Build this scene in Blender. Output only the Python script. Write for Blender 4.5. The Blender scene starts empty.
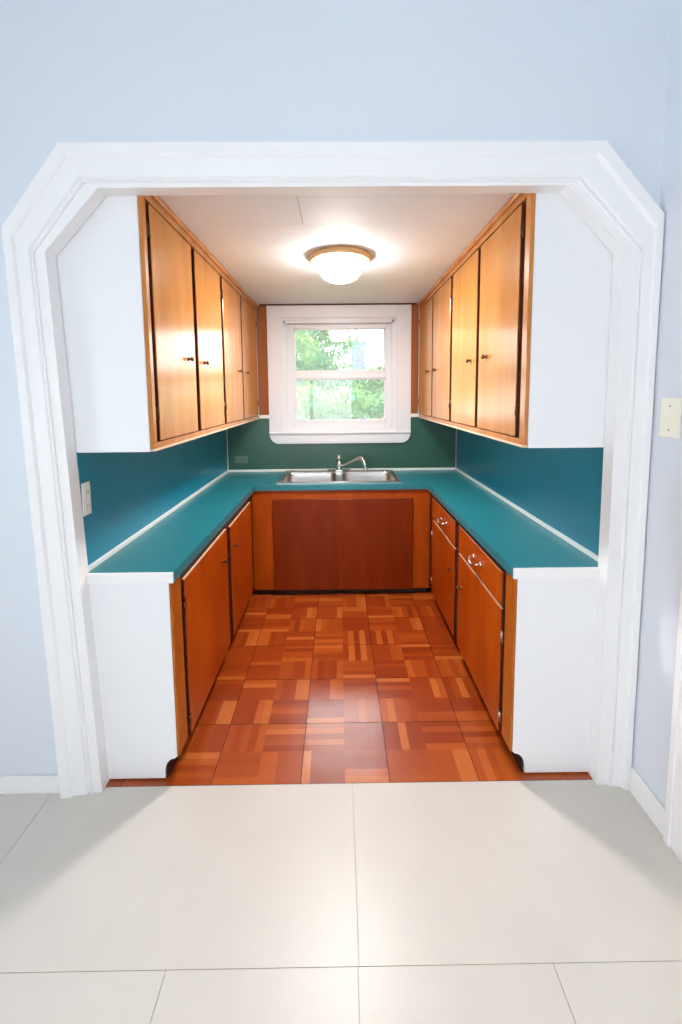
import bpy, bmesh, math, random
from mathutils import Vector, Matrix

random.seed(7)
SC = bpy.context.scene
COL = SC.collection

# ------------------------------------------------------------------ materials
def nodes(name):
    m = bpy.data.materials.new(name)
    m.use_nodes = True
    nt = m.node_tree
    return m, nt, nt.nodes['Principled BSDF']

def lin(c):
    return tuple(((v / 255) / 12.92 if v / 255 <= .04045 else ((v / 255 + .055) / 1.055) ** 2.4) for v in c) + (1,)

def plain(name, rgb, rough=.5, metal=0, spec=.5, noise=.0, nscale=6, coat=0, bump=0, bscale=60):
    m, nt, b = nodes(name)
    b.inputs['Base Color'].default_value = lin(rgb)
    b.inputs['Roughness'].default_value = rough
    b.inputs['Metallic'].default_value = metal
    b.inputs['Specular IOR Level'].default_value = spec
    b.inputs['Coat Weight'].default_value = coat
    tc = nt.nodes.new('ShaderNodeTexCoord')
    if noise:
        n = nt.nodes.new('ShaderNodeTexNoise'); n.inputs['Scale'].default_value = nscale
        n.inputs['Detail'].default_value = 5
        nt.links.new(tc.outputs['Object'], n.inputs['Vector'])
        mx = nt.nodes.new('ShaderNodeMixRGB'); mx.blend_type = 'MIX'
        c = lin(rgb)
        mx.inputs['Color1'].default_value = tuple(v * (1 - noise) for v in c[:3]) + (1,)
        mx.inputs['Color2'].default_value = tuple(min(1, v * (1 + noise)) for v in c[:3]) + (1,)
        nt.links.new(n.outputs['Fac'], mx.inputs['Fac'])
        nt.links.new(mx.outputs['Color'], b.inputs['Base Color'])
    if bump:
        n = nt.nodes.new('ShaderNodeTexNoise'); n.inputs['Scale'].default_value = bscale
        nt.links.new(tc.outputs['Object'], n.inputs['Vector'])
        bp = nt.nodes.new('ShaderNodeBump'); bp.inputs['Strength'].default_value = bump
        bp.inputs['Distance'].default_value = .002
        nt.links.new(n.outputs['Fac'], bp.inputs['Height'])
        nt.links.new(bp.outputs['Normal'], b.inputs['Normal'])
    return m

def wood(name, dark, mid, light, rough=.2, coat=.3, scale=1.0, spec=.5):
    m, nt, b = nodes(name)
    tc = nt.nodes.new('ShaderNodeTexCoord')
    mp = nt.nodes.new('ShaderNodeMapping'); mp.inputs['Scale'].default_value = (5 * scale, 5 * scale, .9 * scale)
    nt.links.new(tc.outputs['Object'], mp.inputs['Vector'])
    n1 = nt.nodes.new('ShaderNodeTexNoise'); n1.inputs['Scale'].default_value = 1.6; n1.inputs['Detail'].default_value = 8
    n1.inputs['Distortion'].default_value = .6
    nt.links.new(mp.outputs['Vector'], n1.inputs['Vector'])
    mp2 = nt.nodes.new('ShaderNodeMapping'); mp2.inputs['Scale'].default_value = (70, 70, 3)
    nt.links.new(tc.outputs['Object'], mp2.inputs['Vector'])
    n2 = nt.nodes.new('ShaderNodeTexNoise'); n2.inputs['Scale'].default_value = 2; n2.inputs['Detail'].default_value = 4
    nt.links.new(mp2.outputs['Vector'], n2.inputs['Vector'])
    cr = nt.nodes.new('ShaderNodeValToRGB')
    e = cr.color_ramp.elements
    e[0].position = .25; e[0].color = lin(dark)
    e[1].position = .78; e[1].color = lin(light)
    k = e.new(.5); k.color = lin(mid)
    ad = nt.nodes.new('ShaderNodeMath'); ad.operation = 'MULTIPLY_ADD'
    nt.links.new(n2.outputs['Fac'], ad.inputs[0]); ad.inputs[1].default_value = .25
    sub = nt.nodes.new('ShaderNodeMath'); sub.operation = 'SUBTRACT'; sub.inputs[1].default_value = .125
    nt.links.new(n1.outputs['Fac'], sub.inputs[0])
    nt.links.new(sub.outputs[0], ad.inputs[2])
    nt.links.new(ad.outputs[0], cr.inputs['Fac'])
    nt.links.new(cr.outputs['Color'], b.inputs['Base Color'])
    b.inputs['Roughness'].default_value = rough
    b.inputs['Specular IOR Level'].default_value = spec
    b.inputs['Coat Weight'].default_value = coat
    b.inputs['Coat Roughness'].default_value = .08
    return m

M = {}
M['wall'] = plain('wall_paint', (222, 226, 234), .6, spec=.3, noise=.02, nscale=1.5)
M['white'] = plain('white_gloss_paint', (243, 241, 241), .35, noise=.012, nscale=8)
M['panel'] = plain('white_panel_paint', (239, 238, 240), .4, noise=.012, nscale=3)
M['wincase'] = plain('window_paint', (226, 229, 234), .35, noise=.012, nscale=5)
M['ceil'] = plain('ceiling_paint', (236, 245, 254), .6, spec=.2, noise=.02, nscale=4)
M['floorvinyl'] = plain('pale_vinyl', (214, 208, 199), .35, spec=.5, noise=.05, nscale=5)
M['dark'] = plain('dark_gap', (30, 18, 12), .8)
M['seam'] = plain('tile_seam', (196, 192, 184), .8)
M['door'] = wood('honey_wood', (178, 114, 46), (192, 128, 58), (206, 144, 74), .2, .06, spec=.38)
M['frame'] = wood('frame_wood', (176, 108, 44), (196, 124, 56), (208, 138, 70), .25, .2)
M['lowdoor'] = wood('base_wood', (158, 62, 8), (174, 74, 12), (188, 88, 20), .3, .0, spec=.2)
M['edge'] = plain('shaded_door_edge', (84, 34, 10), .6, noise=.1, nscale=30)  # shade in the gaps between doors, put into edge and frame colour
M['paleedge'] = plain('pale_highlight_edge', (232, 200, 165), .35)  # highlight along door tops and cabinet bottoms, put into the colour
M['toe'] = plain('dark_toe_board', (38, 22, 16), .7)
M['teal'] = plain('teal_laminate', (38, 124, 136), .3, spec=.5, noise=.06, nscale=45)
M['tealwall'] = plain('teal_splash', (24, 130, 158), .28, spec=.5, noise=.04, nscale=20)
M['stile'] = wood('stile_wood', (162, 84, 22), (178, 98, 30), (190, 112, 42), .35, .0, spec=.25)
M['filler'] = wood('filler_wood', (134, 74, 34), (152, 88, 44), (166, 102, 56), .35, .0, spec=.3)
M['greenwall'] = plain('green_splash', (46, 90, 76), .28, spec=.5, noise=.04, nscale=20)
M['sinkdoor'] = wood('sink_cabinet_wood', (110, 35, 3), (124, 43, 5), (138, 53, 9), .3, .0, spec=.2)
M['strip'] = plain('cream_strip', (236, 239, 236), .4)
M['steel'] = plain('brushed_steel', (205, 203, 200), .28, metal=1, noise=.03, nscale=60)
M['chrome'] = plain('chrome', (235, 238, 240), .08, metal=1)
M['bronze'] = plain('aged_bronze', (120, 84, 52), .3, metal=1)
M['nickel'] = plain('dull_nickel', (190, 178, 160), .3, metal=1)
M['brass'] = plain('satin_brass', (214, 176, 126), .4, metal=.35)
M['plastic'] = plain('white_plastic', (238, 236, 230), .35)
M['ivory'] = plain('ivory_plastic', (246, 244, 226), .35)
M['greyplate'] = plain('green_grey_plate', (96, 122, 108), .4)
M['bark'] = plain('bark', (110, 96, 84), .9, noise=.2, nscale=20)
M['grass'] = plain('lawn_grass', (120, 160, 80), .9, noise=.2, nscale=3)
M['houseblue'] = plain('blue_grey_paint', (104, 100, 172), .7, noise=.05, nscale=4)
M['housegrey'] = plain('pale_grey_siding', (190, 188, 186), .7, noise=.05, nscale=4)
M['roof'] = plain('grey_roofing', (150, 152, 160), .8, noise=.1, nscale=10)

def leafmat(name, a, bcol):
    m, nt, b = nodes(name)
    tc = nt.nodes.new('ShaderNodeTexCoord')
    n = nt.nodes.new('ShaderNodeTexNoise'); n.inputs['Scale'].default_value = 2.2; n.inputs['Detail'].default_value = 3
    nt.links.new(tc.outputs['Object'], n.inputs['Vector'])
    cr = nt.nodes.new('ShaderNodeValToRGB')
    cr.color_ramp.elements[0].position = .35; cr.color_ramp.elements[0].color = lin(a)
    cr.color_ramp.elements[1].position = .65; cr.color_ramp.elements[1].color = lin(bcol)
    nt.links.new(n.outputs['Fac'], cr.inputs['Fac'])
    nt.links.new(cr.outputs['Color'], b.inputs['Base Color'])
    b.inputs['Roughness'].default_value = .6
    tr = nt.nodes.new('ShaderNodeBsdfTranslucent')
    nt.links.new(cr.outputs['Color'], tr.inputs['Color'])
    mx = nt.nodes.new('ShaderNodeMixShader'); mx.inputs[0].default_value = .4
    out = nt.nodes['Material Output']
    nt.links.new(b.outputs[0], mx.inputs[1]); nt.links.new(tr.outputs[0], mx.inputs[2])
    nt.links.new(mx.outputs[0], out.inputs['Surface'])
    return m
M['leaf_a'] = leafmat('pale_leaves', (78, 136, 100), (136, 154, 80))
M['leaf_b'] = leafmat('bright_leaves', (68, 124, 86), (124, 150, 70))
M['leaf_c'] = leafmat('light_leaves', (114, 150, 108), (134, 160, 98))

def glassmat():
    m = bpy.data.materials.new('window_glass'); m.use_nodes = True
    nt = m.node_tree; nt.nodes.clear()
    out = nt.nodes.new('ShaderNodeOutputMaterial')
    t = nt.nodes.new('ShaderNodeBsdfTransparent'); t.inputs[0].default_value = (.97, .985, .98, 1)
    g = nt.nodes.new('ShaderNodeBsdfGlossy'); g.inputs['Roughness'].default_value = .02
    fr = nt.nodes.new('ShaderNodeFresnel'); fr.inputs['IOR'].default_value = 1.45
    mx = nt.nodes.new('ShaderNodeMixShader')
    nt.links.new(fr.outputs[0], mx.inputs[0]); nt.links.new(t.outputs[0], mx.inputs[1]); nt.links.new(g.outputs[0], mx.inputs[2])
    tl = nt.nodes.new('ShaderNodeBsdfTranslucent'); tl.inputs[0].default_value = (.92, 1, .97, 1)
    m2 = nt.nodes.new('ShaderNodeMixShader'); m2.inputs[0].default_value = .06
    nt.links.new(mx.outputs[0], m2.inputs[1]); nt.links.new(tl.outputs[0], m2.inputs[2])
    mx = m2
    nt.links.new(mx.outputs[0], out.inputs[0])
    return m
M['glass'] = glassmat()

def emis(name, rgb, strength):
    m = bpy.data.materials.new(name); m.use_nodes = True
    nt = m.node_tree; nt.nodes.clear()
    out = nt.nodes.new('ShaderNodeOutputMaterial'); e = nt.nodes.new('ShaderNodeEmission')
    e.inputs[0].default_value = rgb; e.inputs[1].default_value = strength
    nt.links.new(e.outputs[0], out.inputs[0])
    return m
def domemat():
    m = emis('lit_opal_glass', (1, .965, .93, 1), 62)
    nt = m.node_tree; e = nt.nodes['Emission']; out = nt.nodes['Material Output']
    t = nt.nodes.new('ShaderNodeBsdfTransparent'); mx = nt.nodes.new('ShaderNodeMixShader'); mx.inputs[0].default_value = .5
    nt.links.new(e.outputs[0], mx.inputs[1]); nt.links.new(t.outputs[0], mx.inputs[2]); nt.links.new(mx.outputs[0], out.inputs[0])
    return m
M['dome'] = domemat()

def parquet(name, rough, spec):
    m, nt, b = nodes(name)
    at = nt.nodes.new('ShaderNodeAttribute'); at.attribute_name = 'plank'
    tc = nt.nodes.new('ShaderNodeTexCoord')
    n = nt.nodes.new('ShaderNodeTexNoise'); n.inputs['Scale'].default_value = 38; n.inputs['Detail'].default_value = 5
    nt.links.new(tc.outputs['Object'], n.inputs['Vector'])
    mx = nt.nodes.new('ShaderNodeMixRGB'); mx.blend_type = 'SOFT_LIGHT'; mx.inputs['Fac'].default_value = .2
    nt.links.new(at.outputs['Color'], mx.inputs['Color1']); nt.links.new(n.outputs['Fac'], mx.inputs['Color2'])
    nt.links.new(mx.outputs['Color'], b.inputs['Base Color'])
    b.inputs['Roughness'].default_value = rough
    b.inputs['Specular IOR Level'].default_value = spec
    n2 = nt.nodes.new('ShaderNodeTexNoise'); n2.inputs['Scale'].default_value = 7
    nt.links.new(tc.outputs['Object'], n2.inputs['Vector'])
    bp = nt.nodes.new('ShaderNodeBump'); bp.inputs['Strength'].default_value = .12; bp.inputs['Distance'].default_value = .01
    nt.links.new(n2.outputs['Fac'], bp.inputs['Height']); nt.links.new(bp.outputs['Normal'], b.inputs['Normal'])
    return m
M['parquet'] = parquet('parquet_vinyl', .28, .7)
M['parquet_gloss'] = parquet('parquet_vinyl_polished', .2, 1.0)

# ------------------------------------------------------------------ geometry helpers (world coordinates)
def box(bm, x0, x1, y0, y1, z0, z1, bev=0, mi=0, seg=1):
    x0, x1 = sorted((x0, x1)); y0, y1 = sorted((y0, y1)); z0, z1 = sorted((z0, z1))
    v = [bm.verts.new(p) for p in ((x0,y0,z0),(x1,y0,z0),(x1,y1,z0),(x0,y1,z0),(x0,y0,z1),(x1,y0,z1),(x1,y1,z1),(x0,y1,z1))]
    fs = [bm.faces.new([v[i] for i in q]) for q in ((0,3,2,1),(4,5,6,7),(0,1,5,4),(1,2,6,5),(2,3,7,6),(3,0,4,7))]
    for f in fs: f.material_index = mi
    if bev:
        es = list({e for f in fs for e in f.edges})
        bmesh.ops.bevel(bm, geom=es, offset=bev, segments=seg, affect='EDGES', profile=.5)
    return fs

def lathe(bm, c, prof, axis='Z', n=24, mi=0):
    """prof: list of (radius, height along axis)"""
    rings = []
    def P(r, h, a):
        u, w = r * math.cos(a), r * math.sin(a)
        d = {'Z': (u, w, h), 'X': (h, u, w), 'Y': (w, h, u)}[axis]
        return Vector(c) + Vector(d)
    for r, h in prof:
        if r < 1e-6: rings.append([bm.verts.new(P(0, h, 0))])
        else: rings.append([bm.verts.new(P(r, h, 2 * math.pi * i / n)) for i in range(n)])
    for a, b in zip(rings, rings[1:]):
        for i in range(n):
            j = (i + 1) % n
            if len(a) == 1 and len(b) == 1: continue
            if len(a) == 1: f = bm.faces.new((a[0], b[j], b[i]))
            elif len(b) == 1: f = bm.faces.new((a[i], a[j], b[0]))
            else: f = bm.faces.new((a[i], a[j], b[j], b[i]))
            f.smooth = True; f.material_index = mi
    bmesh.ops.recalc_face_normals(bm, faces=bm.faces[:])

def tube(bm, pts, rad, n=12, caps=True):
    pts = [Vector(p) for p in pts]
    if not isinstance(rad, (list, tuple)): rad = [rad] * len(pts)
    rings = []
    up = Vector((0.13, .31, 1)).normalized()
    for i, p in enumerate(pts):
        d = (pts[min(i + 1, len(pts) - 1)] - pts[max(i - 1, 0)]).normalized()
        a = d.cross(up)
        if a.length < .05: a = d.cross(Vector((1, 0, 0)))
        a.normalize(); b = d.cross(a).normalized()
        rings.append([bm.verts.new(p + rad[i] * (a * math.cos(2 * math.pi * k / n) + b * math.sin(2 * math.pi * k / n))) for k in range(n)])
    for A, B in zip(rings, rings[1:]):
        for k in range(n):
            f = bm.faces.new((A[k], A[(k + 1) % n], B[(k + 1) % n], B[k])); f.smooth = True
    if caps:
        bm.faces.new(rings[0]); bm.faces.new(rings[-1])
    bmesh.ops.recalc_face_normals(bm, faces=bm.faces[:])

def smooth_path(pts, n=6):
    pts = [Vector(p) for p in pts]; out = []
    P = [pts[0]] + pts + [pts[-1]]
    for i in range(1, len(P) - 2):
        for k in range(n):
            t = k / n; a, b, c, d = P[i-1], P[i], P[i+1], P[i+2]
            out.append(.5 * ((2*b) + (c-a)*t + (2*a-5*b+4*c-d)*t*t + (3*b-a-3*c+d)*t**3))
    out.append(pts[-1]); return out

def prism_xz(bm, poly, y0, y1, mi=0):
    """poly in (x,z), extruded from y0 to y1"""
    a = [bm.verts.new((x, y0, z)) for x, z in poly]; b = [bm.verts.new((x, y1, z)) for x, z in poly]
    n = len(poly); fs = [bm.faces.new(a), bm.faces.new(b[::-1])]
    for i in range(n): fs.append(bm.faces.new((a[i], b[i], b[(i+1) % n], a[(i+1) % n])))
    for f in fs: f.material_index = mi
    bmesh.ops.recalc_face_normals(bm, faces=fs)

def wloc(o):
    v = Vector((0, 0, 0))
    while o: v += o.location; o = o.parent
    return v

def obj(name, bm, mats, parent=None, origin=None):
    if not isinstance(mats, (list, tuple)): mats = [mats]
    off = wloc(parent) if parent else Vector((0, 0, 0))
    o_loc = Vector((0, 0, 0))
    if origin is not None:
        o_loc = Vector(origin) - off
    bmesh.ops.translate(bm, verts=bm.verts[:], vec=-(off + o_loc))
    me = bpy.data.meshes.new(name); bm.to_mesh(me); bm.free()
    for m in mats: me.materials.append(M[m])
    o = bpy.data.objects.new(name, me); COL.objects.link(o)
    o.location = o_loc
    if parent: o.parent = parent
    return o

def tag(o, label, cat, group=None, kind=None):
    o['label'] = label; o['category'] = cat
    if group: o['group'] = group
    if kind: o['kind'] = kind
    return o

def thing(name, label, cat, loc, group=None, kind=None):
    o = bpy.data.objects.new(name, None); o.empty_display_size = .1
    COL.objects.link(o); o.location = loc
    return tag(o, label, cat, group, kind)

def boxes(*bs, bev=0):
    bm = bmesh.new()
    for b in bs: box(bm, *b, bev=bev)
    return bm

def struct(name, bm, mats, label, cat, origin=None):
    return tag(obj(name, bm, mats, None, origin), label, cat, kind='structure')

# ------------------------------------------------------------------ key dimensions
YW = 1.645           # front face of the dividing wall
YB = 1.70            # kitchen face of the dividing wall
YT = 1.66            # line where the two floors meet
YK = 3.975           # kitchen back wall
KL, KR = -1.040, 1.102
RW = 1.19            # right wall of the front room
LW, RY = -2.7, -2.4  # left wall and rear wall of the front room
ZC, ZF = 2.438, 3.16 # ceilings
CT = .917            # worktop top
CB = .874            # worktop underside

# ------------------------------------------------------------------ floors
bm = bmesh.new()
g = .0009
xs0 = [LW, -1.63, -.505, .043, 1.21, RW]
def slab(x0, x1, y0, y1): box(bm, x0 + g, x1 - g, y0 + g, y1 - g, -.02, 0, mi=0)
for a, b in ((LW, -1.2), (-1.2, .044), (.044, RW)):
    slab(a, b, 1.077, YT)
for y0, y1 in ((.52, 1.077), (-.04, .52), (-.6, -.04), (-1.16, -.6), (RY, -1.16)):
    for a, b in ((LW, -1.61), (-1.61, -1.06), (-1.06, -.507), (-.507, .04), (.04, .6), (.6, RW)):
        slab(a, b, y0, y1)
box(bm, LW, RW, RY, YT, -.03, -.006, mi=1)
struct('floor', bm, ['floorvinyl', 'seam'], 'pale cream vinyl floor of the front room in large squares', 'floor')

# kitchen floor: parquet-print tiles, one mesh with a colour per finger
bm = bmesh.new()
lay = bm.loops.layers.float_color.new('plank')
TX, TY = .3775, .335
rnd = random.Random(21)
base = [(160, 64, 18), (168, 72, 22), (152, 58, 16), (174, 78, 26), (163, 67, 20)]
pale = [(192, 96, 36), (185, 87, 29), (200, 108, 47)]
GL = 0
def plank(x0, x1, y0, y1, c):
    mi = GL
    x0 = max(x0, KL); x1 = min(x1, KR); y1 = min(y1, YK)
    if x1 - x0 < .002 or y1 - y0 < .002: return
    f = bm.faces.new([bm.verts.new(p) for p in ((x0,y0,0),(x1,y0,0),(x1,y1,0),(x0,y1,0))])
    f.material_index = mi
    c = lin(c)
    for l in f.loops: l[lay] = (c[0], c[1], c[2], 1)
X0 = -.175 - 3 * TX
for i in range(7):
    for j in range(7):
        tx, ty = X0 + i * TX, YT + j * TY
        GL = 2 if i == 3 and j in (0, 1) else 0
        for bi in range(2):
            for bj in range(2):
                x0, y0 = tx + bi * TX / 2, ty + bj * TY / 2
                x1, y1 = x0 + TX / 2, y0 + TY / 2
                hor = (bi + bj + i + j) % 2 == 0
                n = 5
                bc = rnd.choice(base)
                lights = rnd.choice([(2,), (1, 3), (0,), (4,), (3, 4), (), (), (0, 1)])
                for k in range(n):
                    c = rnd.choice(pale) if k in lights else (bc if rnd.random() < .6 else rnd.choice(base))
                    e = .0014
                    gx0 = e if bi == 0 else 0; gx1 = e if bi == 1 else 0
                    gy0 = e if bj == 0 else 0; gy1 = e if bj == 1 else 0
                    if hor:
                        h = (y1 - y0) / n
                        plank(x0 + gx0, x1 - gx1, y0 + k * h + (gy0 if k == 0 else 0), y0 + (k + 1) * h - (gy1 if k == n - 1 else 0), c)
                    else:
                        w = (x1 - x0) / n
                        plank(x0 + k * w + (gx0 if k == 0 else 0), x0 + (k + 1) * w - (gx1 if k == n - 1 else 0), y0 + gy0, y1 - gy1, c)
box(bm, KL, KR, YT, YK, -.03, -.002, mi=1)
struct('floor_kitchen', bm, ['parquet', 'dark', 'parquet_gloss'], 'red-brown parquet pattern vinyl floor of the kitchen', 'floor')

# ------------------------------------------------------------------ dividing wall with eight-sided opening
J = [(-.998, 0), (-1.070, 2.16), (-.862, 2.383), (.842, 2.383), (1.063, 2.155), (1.066, 0)]   # jamb faces
IN = [(-1.028, 0), (-1.102, 2.152), (-.907, 2.394), (.872, 2.388), (1.112, 2.136), (1.107, 0)] # casing, inner edge
OU = [(-1.151, 0), (-1.200, 2.237), (-.977, 2.523), (.963, 2.518), (1.184, 2.268), (1.186, 0)] # casing, outer edge
bm = bmesh.new()
prism_xz(bm, [(LW, 0), J[0], J[1], (LW, J[1][1])], YW, YB)
prism_xz(bm, [(LW, J[1][1]), J[1], J[2], (J[2][0], ZF), (LW, ZF)], YW, YB)
prism_xz(bm, [J[2], J[3], (J[3][0], ZF), (J[2][0], ZF)], YW, YB)
prism_xz(bm, [J[3], J[4], (RW, J[4][1]), (RW, ZF), (J[3][0], ZF)], YW, YB)
prism_xz(bm, [J[5], (RW, 0), (RW, J[4][1]), J[4]], YW, YB)
struct('wall_front', bm, 'wall', 'pale blue wall around the wide opening into the kitchen', 'wall')

# jamb lining (thin white boards on the faces of the opening)
bm = bmesh.new()
INo = [(a[0] + .1*(b[0]-a[0]), a[1] + .1*(b[1]-a[1])) for a, b in zip(IN, OU)]
Jin = [(J[0][0]+.006, 0), (J[1][0]+.006, J[1][1]-.003), (J[2][0]+.003, J[2][1]-.006), (J[3][0]-.003, J[3][1]-.006), (J[4][0]-.006, J[4][1]-.003), (J[5][0]-.006, 0)]
for k in range(5):
    prism_xz(bm, [J[k], J[k+1], Jin[k+1], Jin[k]], YW, YB - .003)
    prism_xz(bm, [INo[k], INo[k+1], Jin[k+1], Jin[k]], YW - .010, YW)
struct('trim_1', bm, 'white', 'white lining boards on the inner faces of the opening', 'trim')

# casing profile swept round the opening
PROF = [(0, YW), (0, 1.629), (.03, 1.625), (.07, 1.627), (.10, 1.633), (.14, 1.634), (.17, 1.628), (.20, 1.627), (.62, 1.622), (.66, 1.616), (.70, 1.612), (.95, 1.609), (1.0, 1.613), (1.0, YW)]
bm = bmesh.new()
rows = []
for a, b in zip(IN, OU):
    rows.append([bm.verts.new((a[0] + (b[0]-a[0]) * t, y, a[1] + (b[1]-a[1]) * t)) for t, y in PROF])
for A, B in zip(rows, rows[1:]):
    for k in range(len(PROF)):
        q = (k + 1) % len(PROF)
        bm.faces.new((A[k], A[q], B[q], B[k]))
bm.faces.new(rows[0]); bm.faces.new(rows[-1])
bmesh.ops.recalc_face_normals(bm, faces=bm.faces[:])
struct('trim_2', bm, 'white', 'white moulded casing with cut corners round the kitchen opening', 'trim')

# ------------------------------------------------------------------ front room shell
struct('wall_right', boxes((RW, RW + .1, .42 - 2.82, 1.70, 0, ZF)), 'wall', 'pale blue wall at the right with the light switch', 'wall')
def wall_with_hole(axis, pos, thick, a0, a1, h0, h1, z0, z1, ztop):
    bm = bmesh.new()
    def bb(u0, u1, v0, v1):
        if axis == 'X': box(bm, pos, pos + thick, u0, u1, v0, v1)
        else: box(bm, u0, u1, pos, pos + thick, v0, v1)
    bb(a0, h0, 0, ztop); bb(h1, a1, 0, ztop); bb(h0, h1, 0, z0); bb(h0, h1, z1, ztop)
    return bm
struct('wall_left', wall_with_hole('X', LW, -.1, RY, YB, -.9, .7, .7, 2.2, ZF), 'wall', 'pale blue side wall with an added wide window', 'wall')
struct('wall_rear', wall_with_hole('Y', RY, -.1, LW, RW, -1.7, .4, .7, 2.2, ZF), 'wall', 'pale blue rear wall with an added wide window', 'wall')
struct('ceiling', boxes((LW, RW, RY, YW, ZF, ZF + .1)), 'ceil', 'white ceiling of the front room', 'ceiling')

def room_window(name, axis, pos, a0, a1, z0, z1, label):  # unseen windows, added and sized to light the front room
    bm = bmesh.new()
    def bb(u0, u1, v0, v1, d0, d1):
        if axis == 'X': box(bm, pos + d0, pos + d1, u0, u1, v0, v1)
        else: box(bm, u0, u1, pos + d0, pos + d1, v0, v1)
    w = .08; m = (a0 + a1) / 2
    bb(a0, a0 + w, z0, z1, -.09, -.02); bb(a1 - w, a1, z0, z1, -.09, -.02)
    bb(a0 + w, a1 - w, z0, z0 + w, -.09, -.02); bb(a0 + w, a1 - w, z1 - w, z1, -.09, -.02)
    bb(m - .04, m + .04, z0 + w, z1 - w, -.09, -.02)
    o = struct(name, bm, 'white', label, 'window')
    bm = bmesh.new()
    def pp(u0, u1):
        if axis == 'X': box(bm, pos - .06, pos - .056, u0, u1, z0 + w, z1 - w)
        else: box(bm, u0, u1, pos - .06, pos - .056, z0 + w, z1 - w)
    pp(a0 + w, m - .04); pp(m + .04, a1 - w)
    obj('pane', bm, 'glass', o)
room_window('added_window_2', 'X', LW, -.9, .7, .7, 2.2, 'unseen wide white window added to light the front room from the side')
room_window('added_window_3', 'Y', RY, -1.7, .4, .7, 2.2, 'unseen wide white window added to light the front room from the rear')

def baseboard(name, x0, x1, y0, y1, h, label):
    bm = bmesh.new()
    box(bm, x0, x1, y0, y1, 0, h, bev=.003)
    return struct(name, bm, 'white', label, 'baseboard')
baseboard('baseboard_left', LW, -1.153, YW - .014, YW, .078, 'white baseboard under the blue wall left of the opening')
baseboard('baseboard_right', RW - .013, RW, 1.412, 1.606, .105, 'white baseboard on the right wall between door casing and opening')

# door casing and door on the right wall
bm = bmesh.new()
box(bm, RW - .016, RW, 1.31, 1.411, 0, 2.15, bev=.003)
box(bm, RW - .022, RW - .014, 1.385, 1.411, 0, 2.15, bev=.002)
box(bm, RW - .016, RW, .435, .535, 0, 2.15, bev=.003)
box(bm, RW - .016, RW, .535, 1.31, 2.05, 2.15, bev=.003)
struct('trim_3', bm, 'white', 'white door casing on the right wall at the photo edge', 'trim')
bm = bmesh.new()
box(bm, RW - .007, RW, .535, 1.31, .006, 2.05)
for z0, z1 in ((.2, .95), (1.1, 1.9)):
    for y0, y1 in ((.64, .89), (.98, 1.23)):
        box(bm, RW - .011, RW - .006, y0, y1, z0, z1, bev=.003)
d = struct('door_1', bm, 'white', 'white panelled door in the right wall', 'door')
bm = bmesh.new(); lathe(bm, (RW - .007, 1.27, 1.0), [(.026, 0), (.026, -.006), (.01, -.008), (.01, -.03), (.024, -.036), (.024, -.052), (0, -.06)], 'X')
obj('knob', bm, 'brass', d)

# ------------------------------------------------------------------ kitchen shell
struct('wall_kitchen_left', boxes((KL - .1, KL, YB + .015, YK + .14, 0, ZC)), 'panel', 'left side wall of the kitchen behind the cabinets', 'wall')
struct('wall_kitchen_right', boxes((KR, KR + .1, YB, YK + .14, 0, ZC)), 'panel', 'right side wall of the kitchen behind the cabinets', 'wall')
WX0, WX1, WZ0, WZ1 = -.512, .535, 1.29, 2.318
bm = bmesh.new()
box(bm, KL, WX0, YK, YK + .14, 0, ZC); box(bm, WX1, KR, YK, YK + .14, 0, ZC)
box(bm, WX0, WX1, YK, YK + .14, 0, WZ0); box(bm, WX0, WX1, YK, YK + .14, WZ1, ZC)
struct('wall_back', bm, 'panel', 'back wall of the kitchen around the window', 'wall')
bm = bmesh.new()
e = .0012
for x0, x1, y0, y1 in ((KL, -.16, YB, 2.14), (-.16, KR, YB, 1.86), (-.16, KR, 1.86, 2.14), (KL, .02, 2.14, 3.0), (.02, KR, 2.14, 2.506), (.02, KR, 2.506, 3.0), (KL, KR, 3.0, YK)):
    box(bm, x0 + e, x1 - e, y0 + e, y1 - e, ZC, ZC + .012, mi=0)
box(bm, KL - .1, KR + .1, YW + .01, YK + .14, ZC + .01, ZC + .1, mi=1)
struct('ceiling_kitchen', bm, ['ceil', 'seam'], 'white panelled kitchen ceiling with faint seams', 'ceiling')

# ------------------------------------------------------------------ kitchen window
W = thing('window_1', 'white double-hung kitchen window above the sink', 'window', (.015, YK, WZ0), kind='structure')
bm = bmesh.new()
yc0 = YK - .024
box(bm, -.636, WX0, yc0, YK, 1.286, ZC - .012, bev=.003)
box(bm, WX1, .667, yc0, YK, 1.286, ZC - .012, bev=.003)
box(bm, WX0, WX1, yc0, YK, WZ1, ZC - .012, bev=.003)
obj('casing', bm, 'wincase', W)
bm = bmesh.new()
box(bm, -.636, .666, YK - .044, YK, 1.268, 1.288, bev=.005, seg=2)
obj('sill', bm, 'wincase', W)
bm = bmesh.new()
r = .086; pts = [(-.632, 1.268)]
for k in range(0, 9):
    a = math.pi + k / 8 * math.pi / 2; pts.append((-.632 + r + r * math.cos(a), 1.18 + r + r * math.sin(a)))
for k in range(0, 9):
    a = 1.5 * math.pi + k / 8 * math.pi / 2; pts.append((.662 - r + r * math.cos(a), 1.18 + r + r * math.sin(a)))
pts.append((.662, 1.268))
prism_xz(bm, pts, YK - .03, YK - .006)
box(bm, -.56, .59, YK - .034, YK - .028, 1.196, 1.206, bev=.002)
obj('apron', bm, 'wincase', W)
bm = bmesh.new()   # jamb liner and stops
t = .02
box(bm, WX0, WX0 + t, YK, YK + .14, WZ0, WZ1); box(bm, WX1 - t, WX1, YK, YK + .14, WZ0, WZ1)
box(bm, WX0 + t, WX1 - t, YK, YK + .14, WZ1 - t, WZ1); box(bm, WX0 + t, WX1 - t, YK, YK + .14, WZ0, WZ0 + t)
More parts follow.
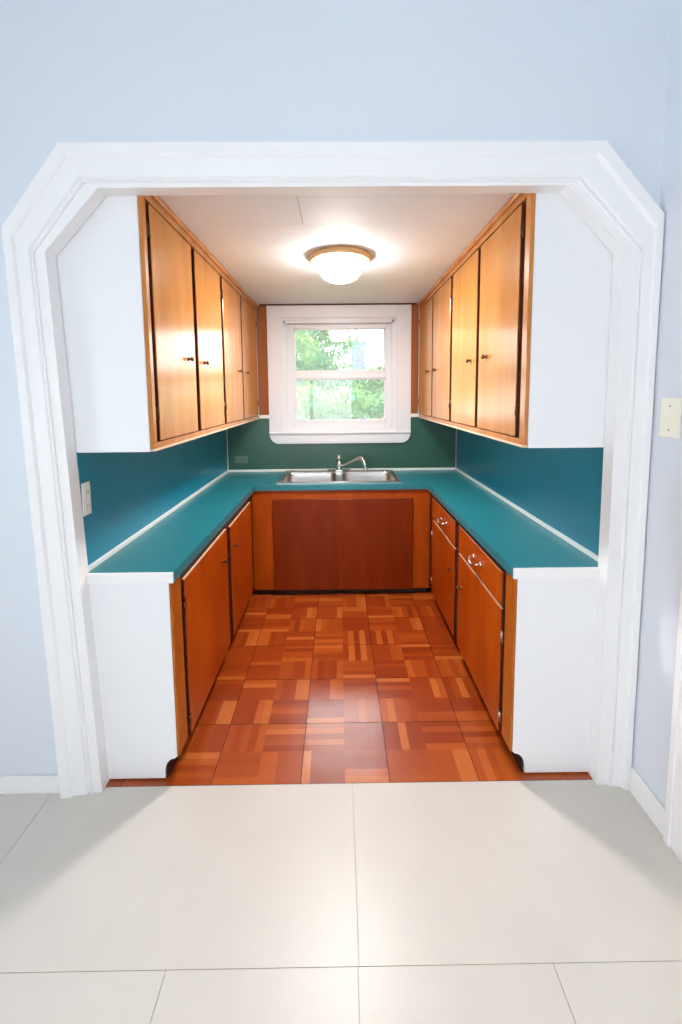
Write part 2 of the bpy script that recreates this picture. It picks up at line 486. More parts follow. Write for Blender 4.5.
for x0, x1 in ((WX0 + t, WX0 + t + .025), (WX1 - t - .025, WX1 - t)):
    box(bm, x0, x1, YK + .005, YK + .028, WZ0 + t, WZ1 - t, bev=.003)
box(bm, WX0 + t, WX1 - t, YK + .005, YK + .028, WZ1 - t - .025, WZ1 - t, bev=.003)
obj('jamb', bm, 'wincase', W)
def sash(name, y, x0, x1, z0, z1, gx0, gx1, gz0, gz1):
    bm = bmesh.new()
    box(bm, x0, gx0, y, y + .035, z0, z1, bev=.003); box(bm, gx1, x1, y, y + .035, z0, z1, bev=.003)
    box(bm, gx0, gx1, y, y + .035, z0, gz0, bev=.003); box(bm, gx0, gx1, y, y + .035, gz1, z1, bev=.003)
    b = .01
    box(bm, gx0, gx0 + b, y + .01, y + .025, gz0, gz1); box(bm, gx1 - b, gx1, y + .01, y + .025, gz0, gz1)
    box(bm, gx0, gx1, y + .01, y + .025, gz0, gz0 + b); box(bm, gx0, gx1, y + .01, y + .025, gz1 - b, gz1)
    s = obj(name, bm, 'wincase', W)
    bm = bmesh.new(); box(bm, gx0, gx1, y + .016, y + .019, gz0, gz1)
    obj('pane', bm, 'glass', s)
    return s
s1 = sash('lower_sash', YK + .03, WX0 + t, WX1 - t, WZ0 + t, 1.845, -.392, .437, 1.385, 1.772)
s2 = sash('upper_sash', YK + .07, WX0 + t, WX1 - t, 1.80, WZ1 - t, -.405, .437, 1.845, 2.232)
for x in (-.43, .455):
    bm = bmesh.new(); lathe(bm, (x, YK + .028, 2.275), [(.0, -.008), (.008, -.006), (.01, 0)], 'Y', 12)
    obj('catch_pin', bm, 'nickel', W)

# dark strip between casing and ceiling, wood fillers beside the window
bm = boxes((-.70, .715, YK - .03, YK, ZC - .012, ZC - .0005))
struct('trim_4', bm, 'edge', 'thin dark strip between window casing and ceiling', 'trim')
for x0, x1, nm, lb in ((-.727, -.636, 'trim_5', 'brown wood filler strip left of the window'), (.667, .733, 'trim_6', 'brown wood filler strip right of the window')):
    bm = bmesh.new(); box(bm, x0, x1, YK - .012, YK, 1.446, ZC - .012)
    struct(nm, bm, 'filler', lb, 'trim', origin=(x0, YK, 1.446))
for x0, x1, nm, lb in ((-.727, -.636, 'trim_7', 'short white strip under the wood filler left of the window'), (.667, .733, 'trim_8', 'short white strip under the wood filler right of the window')):
    bm = bmesh.new(); box(bm, x0, x1, YK - .016, YK, 1.414, 1.446, bev=.002)
    struct(nm, bm, 'strip', lb, 'trim')

# ------------------------------------------------------------------ backsplash panels and strips
def splash(bmf, label):
    return tag(obj('backsplash_panel', bmf, 'greenwall' if 'green' in label else 'tealwall'), label, 'backsplash', kind='structure')
splash(boxes((KL, KL + .006, YB, YK - .006, CT, 1.41)), 'teal backsplash panel on the left wall above the counter')
splash(boxes((KR - .006, KR, YB, YK - .006, CT, 1.41)), 'teal backsplash panel on the right wall above the counter')
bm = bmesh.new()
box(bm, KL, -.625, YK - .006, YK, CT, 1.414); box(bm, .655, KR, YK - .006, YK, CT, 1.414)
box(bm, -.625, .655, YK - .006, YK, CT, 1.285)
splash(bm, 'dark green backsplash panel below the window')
def strip(x0, x1, y0, y1, z0, z1, nm, lb):
    bm = bmesh.new(); box(bm, x0, x1, y0, y1, z0, z1, bev=.002)
    struct(nm, bm, 'strip', lb, 'trim')
strip(KL + .006, KL + .018, YB, YK - .006, CT, CT + .022, 'trim_9', 'cream strip where the left counter meets its backsplash')
strip(KR - .018, KR - .006, YB, YK - .006, CT, CT + .022, 'trim_10', 'cream strip where the right counter meets its backsplash')
strip(KL + .018, KR - .018, YK - .018, YK - .006, CT, CT + .022, 'trim_11', 'cream strip behind the sink at the foot of the backsplash')
strip(KL + .006, KL + .013, YK - .013, YK - .006, CT + .022, 1.41, 'trim_12', 'thin pale strip in the left backsplash corner')
strip(KR - .013, KR - .006, YK - .013, YK - .006, CT + .022, 1.41, 'trim_13', 'thin pale strip in the right backsplash corner')

# ------------------------------------------------------------------ worktop
SX0, SX1, SY0, SY1 = -.485, .487, 3.43, 3.93          # sink cut-out
XL0, XL1 = -.677, -.668
XR0, XR1 = .708, .698
YF = 3.355
gx = [KL + .0005, -.675, SX0, SX1, .706, KR - .0005]
gy = [1.684, YF, SY0, SY1, YK - .0005]
def skew(i, j):
    x, y = gx[i], gy[j]
    if i == 1: x = XL0 + (XL1 - XL0) * min(1, max(0, (y - 1.684) / (YF - 1.684)))
    if i == 4: x = XR0 + (XR1 - XR0) * min(1, max(0, (y - 1.684) / (YF - 1.684)))
    return x, y
keep = set()
for i in range(5):
    for j in range(4):
        if j == 0 and i not in (0, 4): continue
        if i == 2 and j == 2: continue
        keep.add((i, j))
bm = bmesh.new()
vt, vb = {}, {}
def gv(d, i, j, z):
    if (i, j) not in d:
        x, y = skew(i, j)
        if j == 0: y = 1.690
        d[(i, j)] = bm.verts.new((x, y, z))
    return d[(i, j)]
for i, j in keep:
    q = [(i, j), (i+1, j), (i+1, j+1), (i, j+1)]
    bm.faces.new([gv(vt, *c, CT) for c in q]); bm.faces.new([gv(vb, *c, CB) for c in q[::-1]])
    for (a, b, nb) in ((q[0], q[1], (i, j-1)), (q[1], q[2], (i+1, j)), (q[2], q[3], (i, j+1)), (q[3], q[0], (i-1, j))):
        if nb not in keep:
            bm.faces.new((gv(vt, *a, CT), gv(vb, *a, CB), gv(vb, *b, CB), gv(vt, *b, CT)))
bmesh.ops.recalc_face_normals(bm, faces=bm.faces[:])
wt = tag(obj('worktop', bm, 'teal', None, (0, YF, CB)), 'U-shaped teal laminate worktop running round the kitchen', 'worktop')
for x0, x1 in ((KL, XL0 + .001), (XR0 - .001, KR)):
    bm = bmesh.new(); box(bm, x0, x1, 1.680, 1.690, CB, CT + .001, bev=.001)
    o = obj('end_strip', bm, 'white', wt); o['label'] = 'white end strip'

# ------------------------------------------------------------------ cabinets
def panel_door(x_in, x_out, y0, y1, z0, z1, mats_top=1):
    """slab door facing +-X; x_out is the visible face. slots: 0 face, 1 edge, 2 top edge"""
    bm = bmesh.new()
    box(bm, x_in, x_out, y0, y1, z0, z1, bev=.0025)
    for f in bm.faces:
        n = f.normal if f.normal.length > 0 else Vector((0, 0, 1))
    bm.normal_update()
    for f in bm.faces:
        if abs(f.normal.x) > .6: f.material_index = 0
        elif f.normal.z > .9: f.material_index = mats_top
        else: f.material_index = 1
    return bm

def knob(parent, x, y, z, s, mat='bronze'):
    bm = bmesh.new()
    lathe(bm, (x, y, z), [(.011, 0), (.011, s*.003), (.005, s*.005), (.005, s*.012), (.011, s*.015), (.013, s*.02), (.009, s*.025), (0, s*.027)], 'X', 16)
    return obj('knob', bm, mat, parent)

def hinge(parent, x, y, z, s, mat='bronze', h=.05):
    bm = bmesh.new()
    tube(bm, [(x + s*.002, y, z - h/2), (x + s*.002, y, z + h/2)], .006, 8)
    box(bm, x - s*.002, x + s*.001, y - .014, y + .014, z - h/2, z + h/2)
    return obj('hinge', bm, mat, parent)

# ---- wall cabinets.  s=+1: on the left wall facing +X, s=-1: on the right wall facing -X
def wall_cabinet(s, xf, y0, y1, doors, hinges, knobs, label, endpanel):
    """xf: door face x; doors: list of (y0,y1)"""
    xw = KL if s > 0 else KR
    xfr = xf - s * .018                       # face of the frame
    t = thing('wall_cabinet', label, 'cabinet', ((xw + xfr) / 2, (y0 + y1) / 2, 1.41), 'wooden wall cabinets')
    xw += s * .001
    bm = bmesh.new()
    yi = y0 + (.012 if endpanel else 0)
    box(bm, xw, xfr - s*.02, yi, yi + .015, 1.422, ZC - .001); box(bm, xw, xfr - s*.02, y1 - .015, y1, 1.422, ZC - .001)
    box(bm, xw, xfr - s*.02, yi + .015, y1 - .015, 1.422, 1.437); box(bm, xw, xfr - s*.02, yi + .015, y1 - .015, ZC - .016, ZC - .001)
    box(bm, xw, xw + s*.006, yi + .015, y1 - .015, 1.437, ZC - .016)
    box(bm, xw + s*.006, xfr - s*.03, yi + .015, y1 - .015, 1.9, 1.915)
    obj('carcass', bm, 'frame', t)
    # bottom edge board, pale for the highlight along it
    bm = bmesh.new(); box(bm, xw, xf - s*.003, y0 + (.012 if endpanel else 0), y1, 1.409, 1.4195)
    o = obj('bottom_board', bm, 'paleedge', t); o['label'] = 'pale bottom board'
    # face frame
    bm = bmesh.new()
    yf0 = y0 + (.012 if endpanel else 0)
    cuts = [yf0] + [v for dd in doors for v in dd] + [y1]
    for k in range(0, len(cuts), 2):
        a, b = cuts[k], cuts[k+1]
        a2 = a - (.012 if k > 0 else 0); b2 = b + (.012 if k < len(cuts) - 2 else 0)
        if b2 - a2 > .001: box(bm, xfr - s*.02, xfr, a2, b2, 1.422, ZC - .001)
    for d0, d1 in doors:
        box(bm, xfr - s*.02, xfr, d0 + .012, d1 - .012, 1.422, 1.47); box(bm, xfr - s*.02, xfr, d0 + .012, d1 - .012, 2.35, ZC - .001)
    obj('face_frame', bm, 'edge', t)
    if endpanel:
        bm = bmesh.new(); box(bm, xw - s*(.034 if s > 0 else 0), xfr - s*.001, y0, y0 + .012, 1.408, ZC - .001, bev=.0015)
        o = obj('end_panel', bm, 'panel', t); o['label'] = 'white painted end panel'
        bm = bmesh.new(); box(bm, xfr, xf - s*.001, y0, y0 + (.03 if s > 0 else .045), 1.442, ZC - .03, bev=.002)
        obj('end_stile', bm, 'frame', t)
    for i, (d0, d1) in enumerate(doors):
        dm = panel_door(xfr + s*.001, xf, d0, d1, 1.447, 2.378)
        do = obj('door', dm, ['door', 'edge', 'edge'], t)
        knob(do, xf, knobs[i], 1.808, s)
        for hz in (1.56, 2.27): hinge(do, xf - s*.004, hinges[i], hz, s)
    # bottom rail front and crown strip
    bm = bmesh.new(); box(bm, xfr, xf - s*.004, y0, y1, 1.420, 1.442, bev=.002)
    obj('bottom_rail', bm, 'frame', t)
    bm = bmesh.new()
    box(bm, xfr, xf, y0 , y1, 2.385, ZC - .001, bev=.002)
    box(bm, xf - s*.004, xf + s*.014, y0, y1, 2.412, ZC - .001, bev=.005, seg=2)
    obj('crown_strip', bm, 'frame', t)
    return t
UL, UR = -.730, .737
wall_cabinet(1, UL, 1.701, 2.79, [(1.762, 2.240), (2.292, 2.768)], [1.755, 2.775], [2.135, 2.385],
             'left wall cabinet beside the opening with white end panel and two doors', True)
wall_cabinet(1, UL, 2.79, 3.955, [(2.822, 3.325), (3.365, 3.94)], [2.815, 3.945], [3.215, 3.47],
             'left wall cabinet next to the window', False)
wall_cabinet(-1, UR, 1.701, 2.83, [(1.79, 2.278), (2.322, 2.812)], [1.783, 2.819], [2.155, 2.41],
             'right wall cabinet beside the opening with white end panel and two doors', True)
wall_cabinet(-1, UR, 2.83, 3.955, [(2.866, 3.38), (3.42, 3.94)], [2.858, 3.945], [3.27, 3.53],
             'right wall cabinet next to the window', False)

# ---- base cabinets along the sides
ZT = .095   # toe space height
def base_cabinet(s, xf, y0, y1, yface1, fronts, label, endpanel, xw):
    xfr = xf - s * .012
    t = thing('base_cabinet', label, 'cabinet', ((xw + xfr) / 2, (y0 + y1) / 2, 0), 'wooden base cabinets')
    xw += s * .001
    ye = y0 + (.012 if endpanel else 0)
    bm = bmesh.new()
    xb = xfr - s*.02
    box(bm, xw, xb, ye, ye + .015, ZT, CB); box(bm, xw, xb, y1 - .015, y1, ZT, CB)
    box(bm, xw, xb, ye + .015, y1 - .015, ZT, ZT + .015); box(bm, xw, xw + s*.006, ye + .015, y1 - .015, ZT + .015, CB)
    box(bm, xw + s*.006, xb - s*.1, ye + .015, y1 - .015, .48, .495)
    obj('carcass', bm, 'frame', t)
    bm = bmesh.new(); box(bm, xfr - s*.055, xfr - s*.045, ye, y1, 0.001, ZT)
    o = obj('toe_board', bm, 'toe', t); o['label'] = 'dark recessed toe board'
    bm = bmesh.new()
    cy = [fronts[0][0] - .001 if False else ye]
    ys = sorted({(a, b) for a, b, *_ in fronts})
    a, b = ys[0]
    box(bm, xb, xfr, ye, a + .012, ZT, CB); box(bm, xb, xfr, b - .012, yface1, ZT, CB)
    box(bm, xb, xfr, a + .012, b - .012, ZT, ZT + .03); box(bm, xb, xfr, a + .012, b - .012, .80, CB)
    box(bm, xb, xfr, a + .012, b - .012, .66, .70)
    obj('face_frame', bm, 'edge', t)
    if endpanel:
        bm = bmesh.new()
        pts = [(xw, .008), (xfr - s*.055, .008)]
        for k in range(0, 7):
            a_ = k / 6 * math.pi / 2
            pts.append((xfr - s*.055 + s*.045*(1 - math.cos(a_))*1.0, .008 + .025 + .065*math.sin(a_)*1.0))
        pts += [(xfr, ZT + .012), (xfr, CB), (xw, CB)]
        prism_xz(bm, pts, y0, y0 + .012)
        o = obj('end_panel', bm, 'panel', t); o['label'] = 'white painted end panel with toe notch'
        bm = bmesh.new(); box(bm, xfr, xf - s*.001, y0, fronts[0][0] - .03, ZT + .012, CB, bev=.002)
        obj('end_stile', bm, 'stile', t)
    for (d0, d1, z0, z1, kind, hy, hw) in fronts:
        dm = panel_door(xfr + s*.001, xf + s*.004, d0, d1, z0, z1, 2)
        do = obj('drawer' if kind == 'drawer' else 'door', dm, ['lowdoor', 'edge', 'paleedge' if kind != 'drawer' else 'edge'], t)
        x = xf + s*.004
        if kind == 'drawer':
            bm = bmesh.new(); w = .055; zc = (z0 + z1) / 2 - .005
            tube(bm, smooth_path([(x - s*.002, hy - w, zc), (x + s*.02, hy - w, zc), (x + s*.028, hy - w*.6, zc - .012), (x + s*.03, hy, zc - .016), (x + s*.028, hy + w*.6, zc - .012), (x + s*.02, hy + w, zc), (x - s*.002, hy + w, zc)], 4), .0045, 10)
            for q in (-w, w): lathe(bm, (x, hy + q, zc), [(.012, 0), (.011, s*.003), (0, s*.004)], 'X', 14)
            o = obj('pull_handle', bm, 'chrome', do); o['label'] = 'chrome bow handle'
        else:
            knob(do, x, hy, hw[0], s, 'bronze' if kind == 'door' else 'chrome')
            yh = hw[1]
            for hz in (z0 + .08, z1 - .12): hinge(do, x - s*.002, yh, hz, s, 'nickel' if s < 0 else 'bronze')
    return t
BL, BR = -.686, .716
base_cabinet(1, BL, 1.690, 2.58, 2.58, [(1.822, 2.535, .098, .828, 'door', 2.43, (.668, 1.813))],
             'left base cabinet with white end panel beside the opening and one door', True, KL)
base_cabinet(1, BL, 2.58, YK - .001, 3.36, [(2.622, 3.255, .098, .812, 'door', 2.69, (.668, 3.263))],
             'left base cabinet in the far corner left of the sink', False, KL)
base_cabinet(-1, BR, 1.690, 2.535, 2.535, [(1.815, 2.495, .69, .845, 'drawer', 2.16, None), (1.815, 2.495, .098, .676, 'door', 2.43, (.49, 1.806))],
             'right base cabinet with white end panel, chrome drawer handle and one door', True, KR)
base_cabinet(-1, BR, 2.535, YK - .001, 3.36, [(2.578, 3.215, .685, .84, 'drawer', 2.87, None), (2.578, 3.215, .098, .668, 'door', 2.66, (.508, 3.223))],
             'right base cabinet with a drawer in the far corner right of the sink', False, KR)

# ---- sink cabinet on the back wall
SB = thing('base_cabinet', 'sink base cabinet with two plain brown doors under the window', 'cabinet', (.015, 3.65, 0), 'wooden base cabinets')
x0, x1 = BL - .011, BR + .011
yfr = 3.372
bm = bmesh.new()
box(bm, x0 + .016, x0 + .03, yfr + .02, YK - .001, .05, CB); box(bm, x1 - .03, x1 - .016, yfr + .02, YK - .001, .05, CB)
box(bm, x0 + .03, x1 - .03, yfr + .02, YK - .001, .05, .065); box(bm, x0 + .03, x1 - .03, YK - .007, YK - .001, .065, CB)
obj('carcass', bm, 'frame', SB)
bm = bmesh.new()
box(bm, x0 + .001, -.515, yfr, yfr + .02, .05, CB); box(bm, .575, x1 - .001, yfr, yfr + .02, .05, CB)
box(bm, -.515, .575, yfr, yfr + .02, .79, CB); box(bm, -.515, .575, yfr, yfr + .02, .05, .075); box(bm, -.01, .03, yfr, yfr + .02, .075, .79)
obj('face_frame', bm, 'lowdoor', SB)
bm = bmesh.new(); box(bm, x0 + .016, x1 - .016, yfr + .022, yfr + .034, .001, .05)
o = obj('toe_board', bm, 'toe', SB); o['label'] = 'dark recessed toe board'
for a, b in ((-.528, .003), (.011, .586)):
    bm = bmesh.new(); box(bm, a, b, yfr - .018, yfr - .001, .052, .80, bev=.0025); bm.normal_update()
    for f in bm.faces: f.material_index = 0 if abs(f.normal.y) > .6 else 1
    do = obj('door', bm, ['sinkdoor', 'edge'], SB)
    yy = a - .004 if a < -.1 else b + .004
    for hz in (.16, .68):
        bm = bmesh.new(); tube(bm, [(yy, yfr - .012, hz - .025), (yy, yfr - .012, hz + .025)], .004, 8)
        obj('hinge', bm, 'bronze', do)

# ------------------------------------------------------------------ sink
S = thing('kitchen_sink', 'double-bowl stainless steel sink set in the teal worktop', 'sink', (0, 3.68, CT))
bm = bmesh.new()
RX0, RX1, RY0, RY1 = -.502, .504, 3.410, 3.950
bowls = [(-.462, -.024, 3.445, 3.86), (.028, .464, 3.445, 3.86)]
zt = CT + .008
xs = sorted({RX0, RX1, *[b[0] for b in bowls], *[b[1] for b in bowls]}); ysr = [RY0, 3.445, 3.86, RY1]
vd = {}
def V(x, y, z):
    k = (round(x, 4), round(y, 4), round(z, 4))
    if k not in vd: vd[k] = bm.verts.new((x, y, z))
    return vd[k]
for i in range(len(xs) - 1):
    for j in range(3):
        if j == 1 and i in (1, 3): continue
        bm.faces.new([V(xs[i], ysr[j], zt), V(xs[i+1], ysr[j], zt), V(xs[i+1], ysr[j+1], zt), V(xs[i], ysr[j+1], zt)])
bd = [e for e in bm.edges if len(e.link_faces) == 1 and all(abs(v.co.x - RX0) < 1e-5 or abs(v.co.x - RX1) < 1e-5 or abs(v.co.y - RY0) < 1e-5 or abs(v.co.y - RY1) < 1e-5 for v in e.verts)]
r_ = bmesh.ops.extrude_edge_only(bm, edges=bd)
for v in [q for q in r_['geom'] if isinstance(q, bmesh.types.BMVert)]: v.co.z = CT + .0005
bmesh.ops.recalc_face_normals(bm, faces=bm.faces[:])
# raised lip round the outer edge
tube(bm, [(RX0+.006, RY0+.006, zt), (RX1-.006, RY0+.006, zt)], .004, 8)
tube(bm, [(RX0+.006, RY1-.006, zt), (RX1-.006, RY1-.006, zt)], .004, 8)
tube(bm, [(RX0+.006, RY0+.006, zt), (RX0+.006, RY1-.006, zt)], .004, 8)
tube(bm, [(RX1-.006, RY0+.006, zt), (RX1-.006, RY1-.006, zt)], .004, 8)
obj('rim', bm, 'steel', S)
for a, b, c, d in bowls:
    bm = bmesh.new()
    levels = [(0, zt), (.004, zt - .012), (.010, CT - .15), (.03, CT - .168), (.06, CT - .172)]
    loops = []
    for ins, z in levels:
        rr = .05; pts = []
        for cx_, cy_, a0 in ((b-ins-rr, d-ins-rr, 0), (a+ins+rr, d-ins-rr, 90), (a+ins+rr, c+ins+rr, 180), (b-ins-rr, c+ins+rr, 270)):
            for k in range(6):
                an = math.radians(a0 + k * 18); pts.append((cx_ + rr*math.cos(an), cy_ + rr*math.sin(an), z))
        loops.append([bm.verts.new(p) for p in pts])
    # square top edge meets the rim
    for A, B in zip(loops, loops[1:]):
        n = len(A)
        for k in range(n):
            f = bm.faces.new((A[k], A[(k+1) % n], B[(k+1) % n], B[k])); f.smooth = True
    bm.faces.new(loops[-1])
    # fill corner gaps between rounded bowl and square rim cut-out
    corners = [(b, d), (a, d), (a, c), (b, c)]
    for q, (cx_, cy_) in enumerate(corners):
        cv = bm.verts.new((cx_, cy_, zt)); seg = loops[0][q*6:(q+1)*6]
        for k in range(5): bm.faces.new((cv, seg[k], seg[k+1]))
    bmesh.ops.recalc_face_normals(bm, faces=bm.faces[:])
    bo = obj('bowl', bm, 'steel', S)
    bm = bmesh.new(); lathe(bm, ((a+b)/2, (c+d)/2, CT - .172), [(.045, .0), (.043, .004), (.03, .003), (.028, .001), (0, .001)], 'Z', 24)
    obj('drain', bm, 'chrome', bo)

zt += .0052
F = thing('kitchen_faucet', 'chrome single-lever faucet with its spout swung right over the sink', 'faucet', (.002, 3.905, zt))
bm = bmesh.new()
pl = []
for k in range(24):
    an = 2*math.pi*k/24; cx_ = .085 if math.cos(an) > 0 else -.085
    pl.append((.002 + cx_ + .026*math.cos(an), 3.905 + .026*math.sin(an)))
A = [bm.verts.new((x, y, zt)) for x, y in pl]; B = [bm.verts.new((x, y, zt + .012)) for x, y in pl]
bm.faces.new(A[::-1]); bm.faces.new(B)
for k in range(24): bm.faces.new((A[k], A[(k+1) % 24], B[(k+1) % 24], B[k]))
bmesh.ops.recalc_face_normals(bm, faces=bm.faces[:])
obj('base_plate', bm, 'chrome', F)
bm = bmesh.new(); lathe(bm, (.002, 3.905, zt + .012), [(.026, 0), (.024, .006), (.021, .015), (.020, .055), (.024, .06), (.024, .07), (.016, .078), (.009, .082), (.009, .092), (0, .093)])
obj('body', bm, 'chrome', F)
bm = bmesh.new(); lathe(bm, (.002, 3.905, zt + .102), [(0, 0), (.012, .002), (.022, .012), (.026, .026), (.022, .040), (.012, .049), (0, .051)])
obj('ball_handle', bm, 'chrome', F)
bm = bmesh.new()
pth = smooth_path([(.012, 3.903, zt+.045), (.05, 3.88, zt+.062), (.12, 3.84, zt+.100), (.175, 3.81, zt+.128), (.21, 3.79, zt+.122), (.23, 3.782, zt+.085), (.236, 3.78, zt+.04)], 6)
tube(bm, pth, [.010 + .009 * min(1, max(0, (i - 14) / 8)) for i in range(len(pth))], 14)
sp = obj('spout', bm, 'chrome', F)
bm = bmesh.new(); lathe(bm, (.236, 3.78, zt + .018), [(0, 0), (.014, 0), (.016, .006), (.016, .022), (0, .024)])
obj('aerator', bm, 'chrome', sp)

# ------------------------------------------------------------------ ceiling light
LX, LY = .02, 2.62
L = thing('ceiling_light', 'lit opal glass ceiling light with brass ring', 'ceiling light', (LX, LY, ZC))
bm = bmesh.new()
lathe(bm, (LX, LY, ZC), [(0, -.001), (.176, -.001), (.179, -.004), (.180, -.012), (.180, -.024), (.179, -.030), (.175, -.034), (.165, -.033), (.150, -.031), (.136, -.028), (.128, -.018), (0, -.012)], 'Z', 48)
obj('brass_ring', bm, 'brass', L)
bm = bmesh.new()
lathe(bm, (LX, LY, ZC - .024), [(.127, 0), (.129, -.02), (.128, -.045), (.12, -.074), (.1, -.100), (.07, -.116), (.035, -.123), (0, -.125)], 'Z', 48)
obj('glass_shade', bm, 'dome', L)

# ------------------------------------------------------------------ outlets and switch
t = thing('wall_outlet', 'white double outlet on the left backsplash by the opening edge', 'outlet', (KL + .006, 1.73, 1.215))
bm = bmesh.new(); box(bm, KL + .006, KL + .012, 1.702, 1.757, 1.148, 1.282, bev=.002); obj('cover_plate', bm, 'plastic', t)
for z in (1.187, 1.243):
    bm = bmesh.new(); box(bm, KL + .0115, KL + .0145, 1.712, 1.746, z - .016, z + .016, bev=.003)
    so = obj('socket', bm, 'plastic', t)
    bm = bmesh.new()
    for q in (-.007, .007): box(bm, KL + .0142, KL + .0149, 1.729 + q - .0015, 1.729 + q + .0015, z - .004, z + .006)
    obj('slot', bm, 'dark', so)
t = thing('wall_outlet', 'grey-green outlet plate low on the back wall left of the sink', 'outlet', (-.9, YK - .006, 1.03))
bm = bmesh.new(); box(bm, -.965, -.845, YK - .012, YK - .006, 1.0, 1.068, bev=.002); obj('cover_plate', bm, 'greyplate', t)
for x in (-.932, -.878):
    bm = bmesh.new(); box(bm, x - .015, x + .015, YK - .0145, YK - .0115, 1.018, 1.05, bev=.003); obj('socket', bm, 'greyplate', t)
t = thing('light_switch', 'ivory light switch on the right wall', 'light switch', (RW, 1.53, 1.53))
bm = bmesh.new(); box(bm, RW - .006, RW, 1.482, 1.576, 1.463, 1.605, bev=.003); obj('cover_plate', bm, 'ivory', t)
bm = bmesh.new(); box(bm, RW - .016, RW - .005, 1.523, 1.535, 1.52, 1.548, bev=.002); obj('toggle', bm, 'ivory', t)
for z in (1.492, 1.576):
    bm = bmesh.new(); lathe(bm, (RW - .006, 1.529, z), [(.004, 0), (.0035, -.0015), (0, -.002)], 'X', 10)
    obj('screw', bm, 'nickel', t)

# ------------------------------------------------------------------ garden beyond the window
bm = bmesh.new(); box(bm, -14, 14, YK + .16, 30, -.25, -.05)
struct('lawn', bm, 'grass', 'green lawn outside the kitchen window', 'lawn')
def tree(name, c, rad, n, size, mat, label, cat, trunk=True, seed=1):
    R = random.Random(seed)
    t = thing(name, label, cat, (c[0], c[1], -.05))
    if trunk:
        bm = bmesh.new()
        tube(bm, smooth_path([(c[0], c[1], -.05), (c[0] + .05, c[1], c[2]*.4), (c[0] - .03, c[1] + .05, c[2])], 5), [.12 - .006*i for i in range(11)], 10)
        for k in range(5):
            an = R.uniform(0, 6.28)
            tube(bm, smooth_path([(c[0], c[1], c[2]*.6), (c[0] + math.cos(an)*rad[0]*.4, c[1] + math.sin(an)*rad[1]*.4, c[2]), (c[0] + math.cos(an)*rad[0]*.7, c[1] + math.sin(an)*rad[1]*.7, c[2] + rad[2]*.4)], 4), [.04 - .0035*i for i in range(9)], 6)
        obj('trunk', bm, 'bark', t)
    bm = bmesh.new()
    clumps = []
    for k in range(46):
        while True:
            p = Vector((R.uniform(-1, 1), R.uniform(-1, 1), R.uniform(-1, 1)))
            if .35 < p.length < 1: break
        clumps.append((p, R.uniform(.18, .34)))
    for k in range(n):
        p, cr = R.choice(clumps)
        q = p + Vector((R.gauss(0, 1), R.gauss(0, 1), R.gauss(0, .8))) * cr * .5
        pos = Vector((c[0] + q.x*rad[0], c[1] + q.y*rad[1], c[2] + q.z*rad[2]))
        s_ = size * R.uniform(.6, 1.3)
        rot = Matrix.Rotation(R.uniform(0, 6.28), 3, 'Z') @ Matrix.Rotation(R.uniform(-1.1, 1.1), 3, 'X')
        pts = [Vector((0, -s_, 0)), Vector((s_*.45, -.1*s_, s_*.12)), Vector((0, s_, -.05*s_)), Vector((-s_*.45, -.1*s_, s_*.12))]
        vs = [bm.verts.new(pos + rot @ v) for v in pts]
        bm.faces.new((vs[0], vs[1], vs[2])); bm.faces.new((vs[0], vs[2], vs[3]))
    obj('foliage', bm, mat, t)
    return t
tree('garden_tree', (-1.5, 11.6, 2.5), (1.75, 1.2, 1.75), 13000, .085, 'leaf_a', 'pale green leafy tree filling the left of the upper window sash', 'tree', seed=3)
tree('garden_shrub', (.0, 7.8, 1.0), (1.3, .9, .72), 9000, .07, 'leaf_b', 'bright green bush seen through the lower window sash', 'shrub', seed=5)
tree('garden_tree', (1.3, 14.1, 1.74), (1.1, .5, .8), 6500, .09, 'leaf_c', 'light green low tree in front of the blue-grey chimney', 'tree', seed=9)
tree('garden_tree', (-1.9, 15.5, 2.6), (2.0, 1.6, 1.7), 9000, .12, 'leaf_c', 'tall pale tree behind the left garden tree', 'tree', seed=13)
H = thing('neighbour_house', 'pale grey house with blue-grey chimney beyond the garden trees', 'house', (2.4, 16, -.05))
bm = bmesh.new(); prism_xz(bm, [(1.05, -.05), (6, -.05), (6, 1.75), (3.5, 2.6), (1.05, 1.75)], 15, 19)
obj('wall', bm, 'housegrey', H)
bm = bmesh.new(); prism_xz(bm, [(.8, 1.68), (3.5, 2.62), (6.25, 1.68), (6.25, 1.78), (3.5, 2.74), (.8, 1.78)], 14.8, 19.2)
obj('roof', bm, 'roof', H)
bm = bmesh.new(); box(bm, .5, .98, 15.4, 16.0, -.05, 3.42, bev=.01); box(bm, .46, 1.02, 15.36, 16.04, 3.42, 3.52, bev=.01)
o = obj('chimney', bm, 'houseblue', H); o['label'] = 'blue-grey chimney'

# ------------------------------------------------------------------ light
w = bpy.data.worlds.new('overcast_sky'); SC.world = w; w.use_nodes = True
bg = w.node_tree.nodes['Background']
bg.inputs[0].default_value = (.93, .97, 1, 1)
bg.inputs[1].default_value = 8

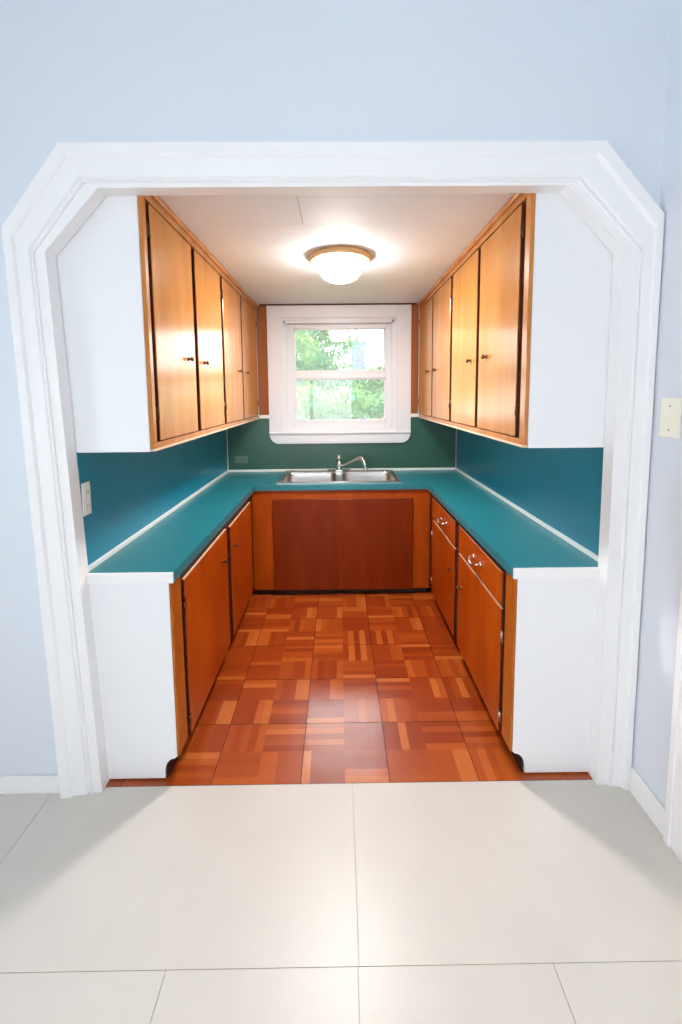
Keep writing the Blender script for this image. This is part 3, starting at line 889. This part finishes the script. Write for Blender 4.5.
def area(name, loc, rot, sx, sy, power, col):
    l = bpy.data.lights.new(name, 'AREA'); l.shape = 'RECTANGLE'; l.size = sx; l.size_y = sy
    l.energy = power; l.color = col
    o = bpy.data.objects.new(name, l); COL.objects.link(o)
    o.location = loc; o.rotation_euler = rot
    return o
area('added_fill_side', (LW + .03, -.1, 1.45), (0, math.radians(-90), 0), 1.4, 1.5, 5, (.93, .96, 1))  # added fill light just inside the unseen side window
area('added_fill_rear', (-.65, RY + .03, 1.45), (math.radians(90), 0, 0), 2.0, 1.4, 7, (.93, .96, 1))  # second added fill, behind the camera at the rear opening
dl = area('ceiling_lamp', (LX, LY, ZC - .075), (0, 0, 0), .2, .2, 56, (1, .98, .965)); dl.data.shape = 'DISK'
pt = area('kitchen_window_portal', (.015, YK + .15, 1.8), (math.radians(-90), 0, 0), 1.0, 1.0, 1, (1, 1, 1)); pt.data.cycles.is_portal = True

# ------------------------------------------------------------------ camera
f, cx, cy = 430.189, 341.3625, 436.271
P, Yw, R = math.radians(5.5666), math.radians(.3766), math.radians(-.5299)
Fv = Vector((math.sin(Yw)*math.cos(P), math.cos(Yw)*math.cos(P), -math.sin(P)))
r = Vector((math.cos(Yw), -math.sin(Yw), 0)); u = r.cross(Fv)
r2 = r*math.cos(R) + u*math.sin(R); u2 = -r*math.sin(R) + u*math.cos(R)
cam = bpy.data.cameras.new('camera'); co = bpy.data.objects.new('camera', cam); COL.objects.link(co)
m = Matrix((r2, u2, -Fv)).transposed().to_4x4(); m.translation = (0, 0, 1.6292)
co.matrix_world = m
cam.sensor_fit = 'VERTICAL'; cam.sensor_height = 24; cam.lens = f / 1024 * 24
cam.shift_x = (341 - cx) / 1024; cam.shift_y = (cy - 512) / 1024
cam.clip_start = .05
SC.camera = co

SC.view_settings.view_transform = 'Standard'; SC.view_settings.look = 'None'
SC.view_settings.gamma = 1; SC.view_settings.exposure = 0; SC.view_settings.use_curve_mapping = False
SC.cycles.use_denoising = True
SC.cycles.max_bounces = 10; SC.cycles.diffuse_bounces = 6; SC.cycles.glossy_bounces = 4
SC.cycles.transparent_max_bounces = 12
SC.cycles.sample_clamp_indirect = 6
SC.cycles.caustics_reflective = False; SC.cycles.caustics_refractive = False
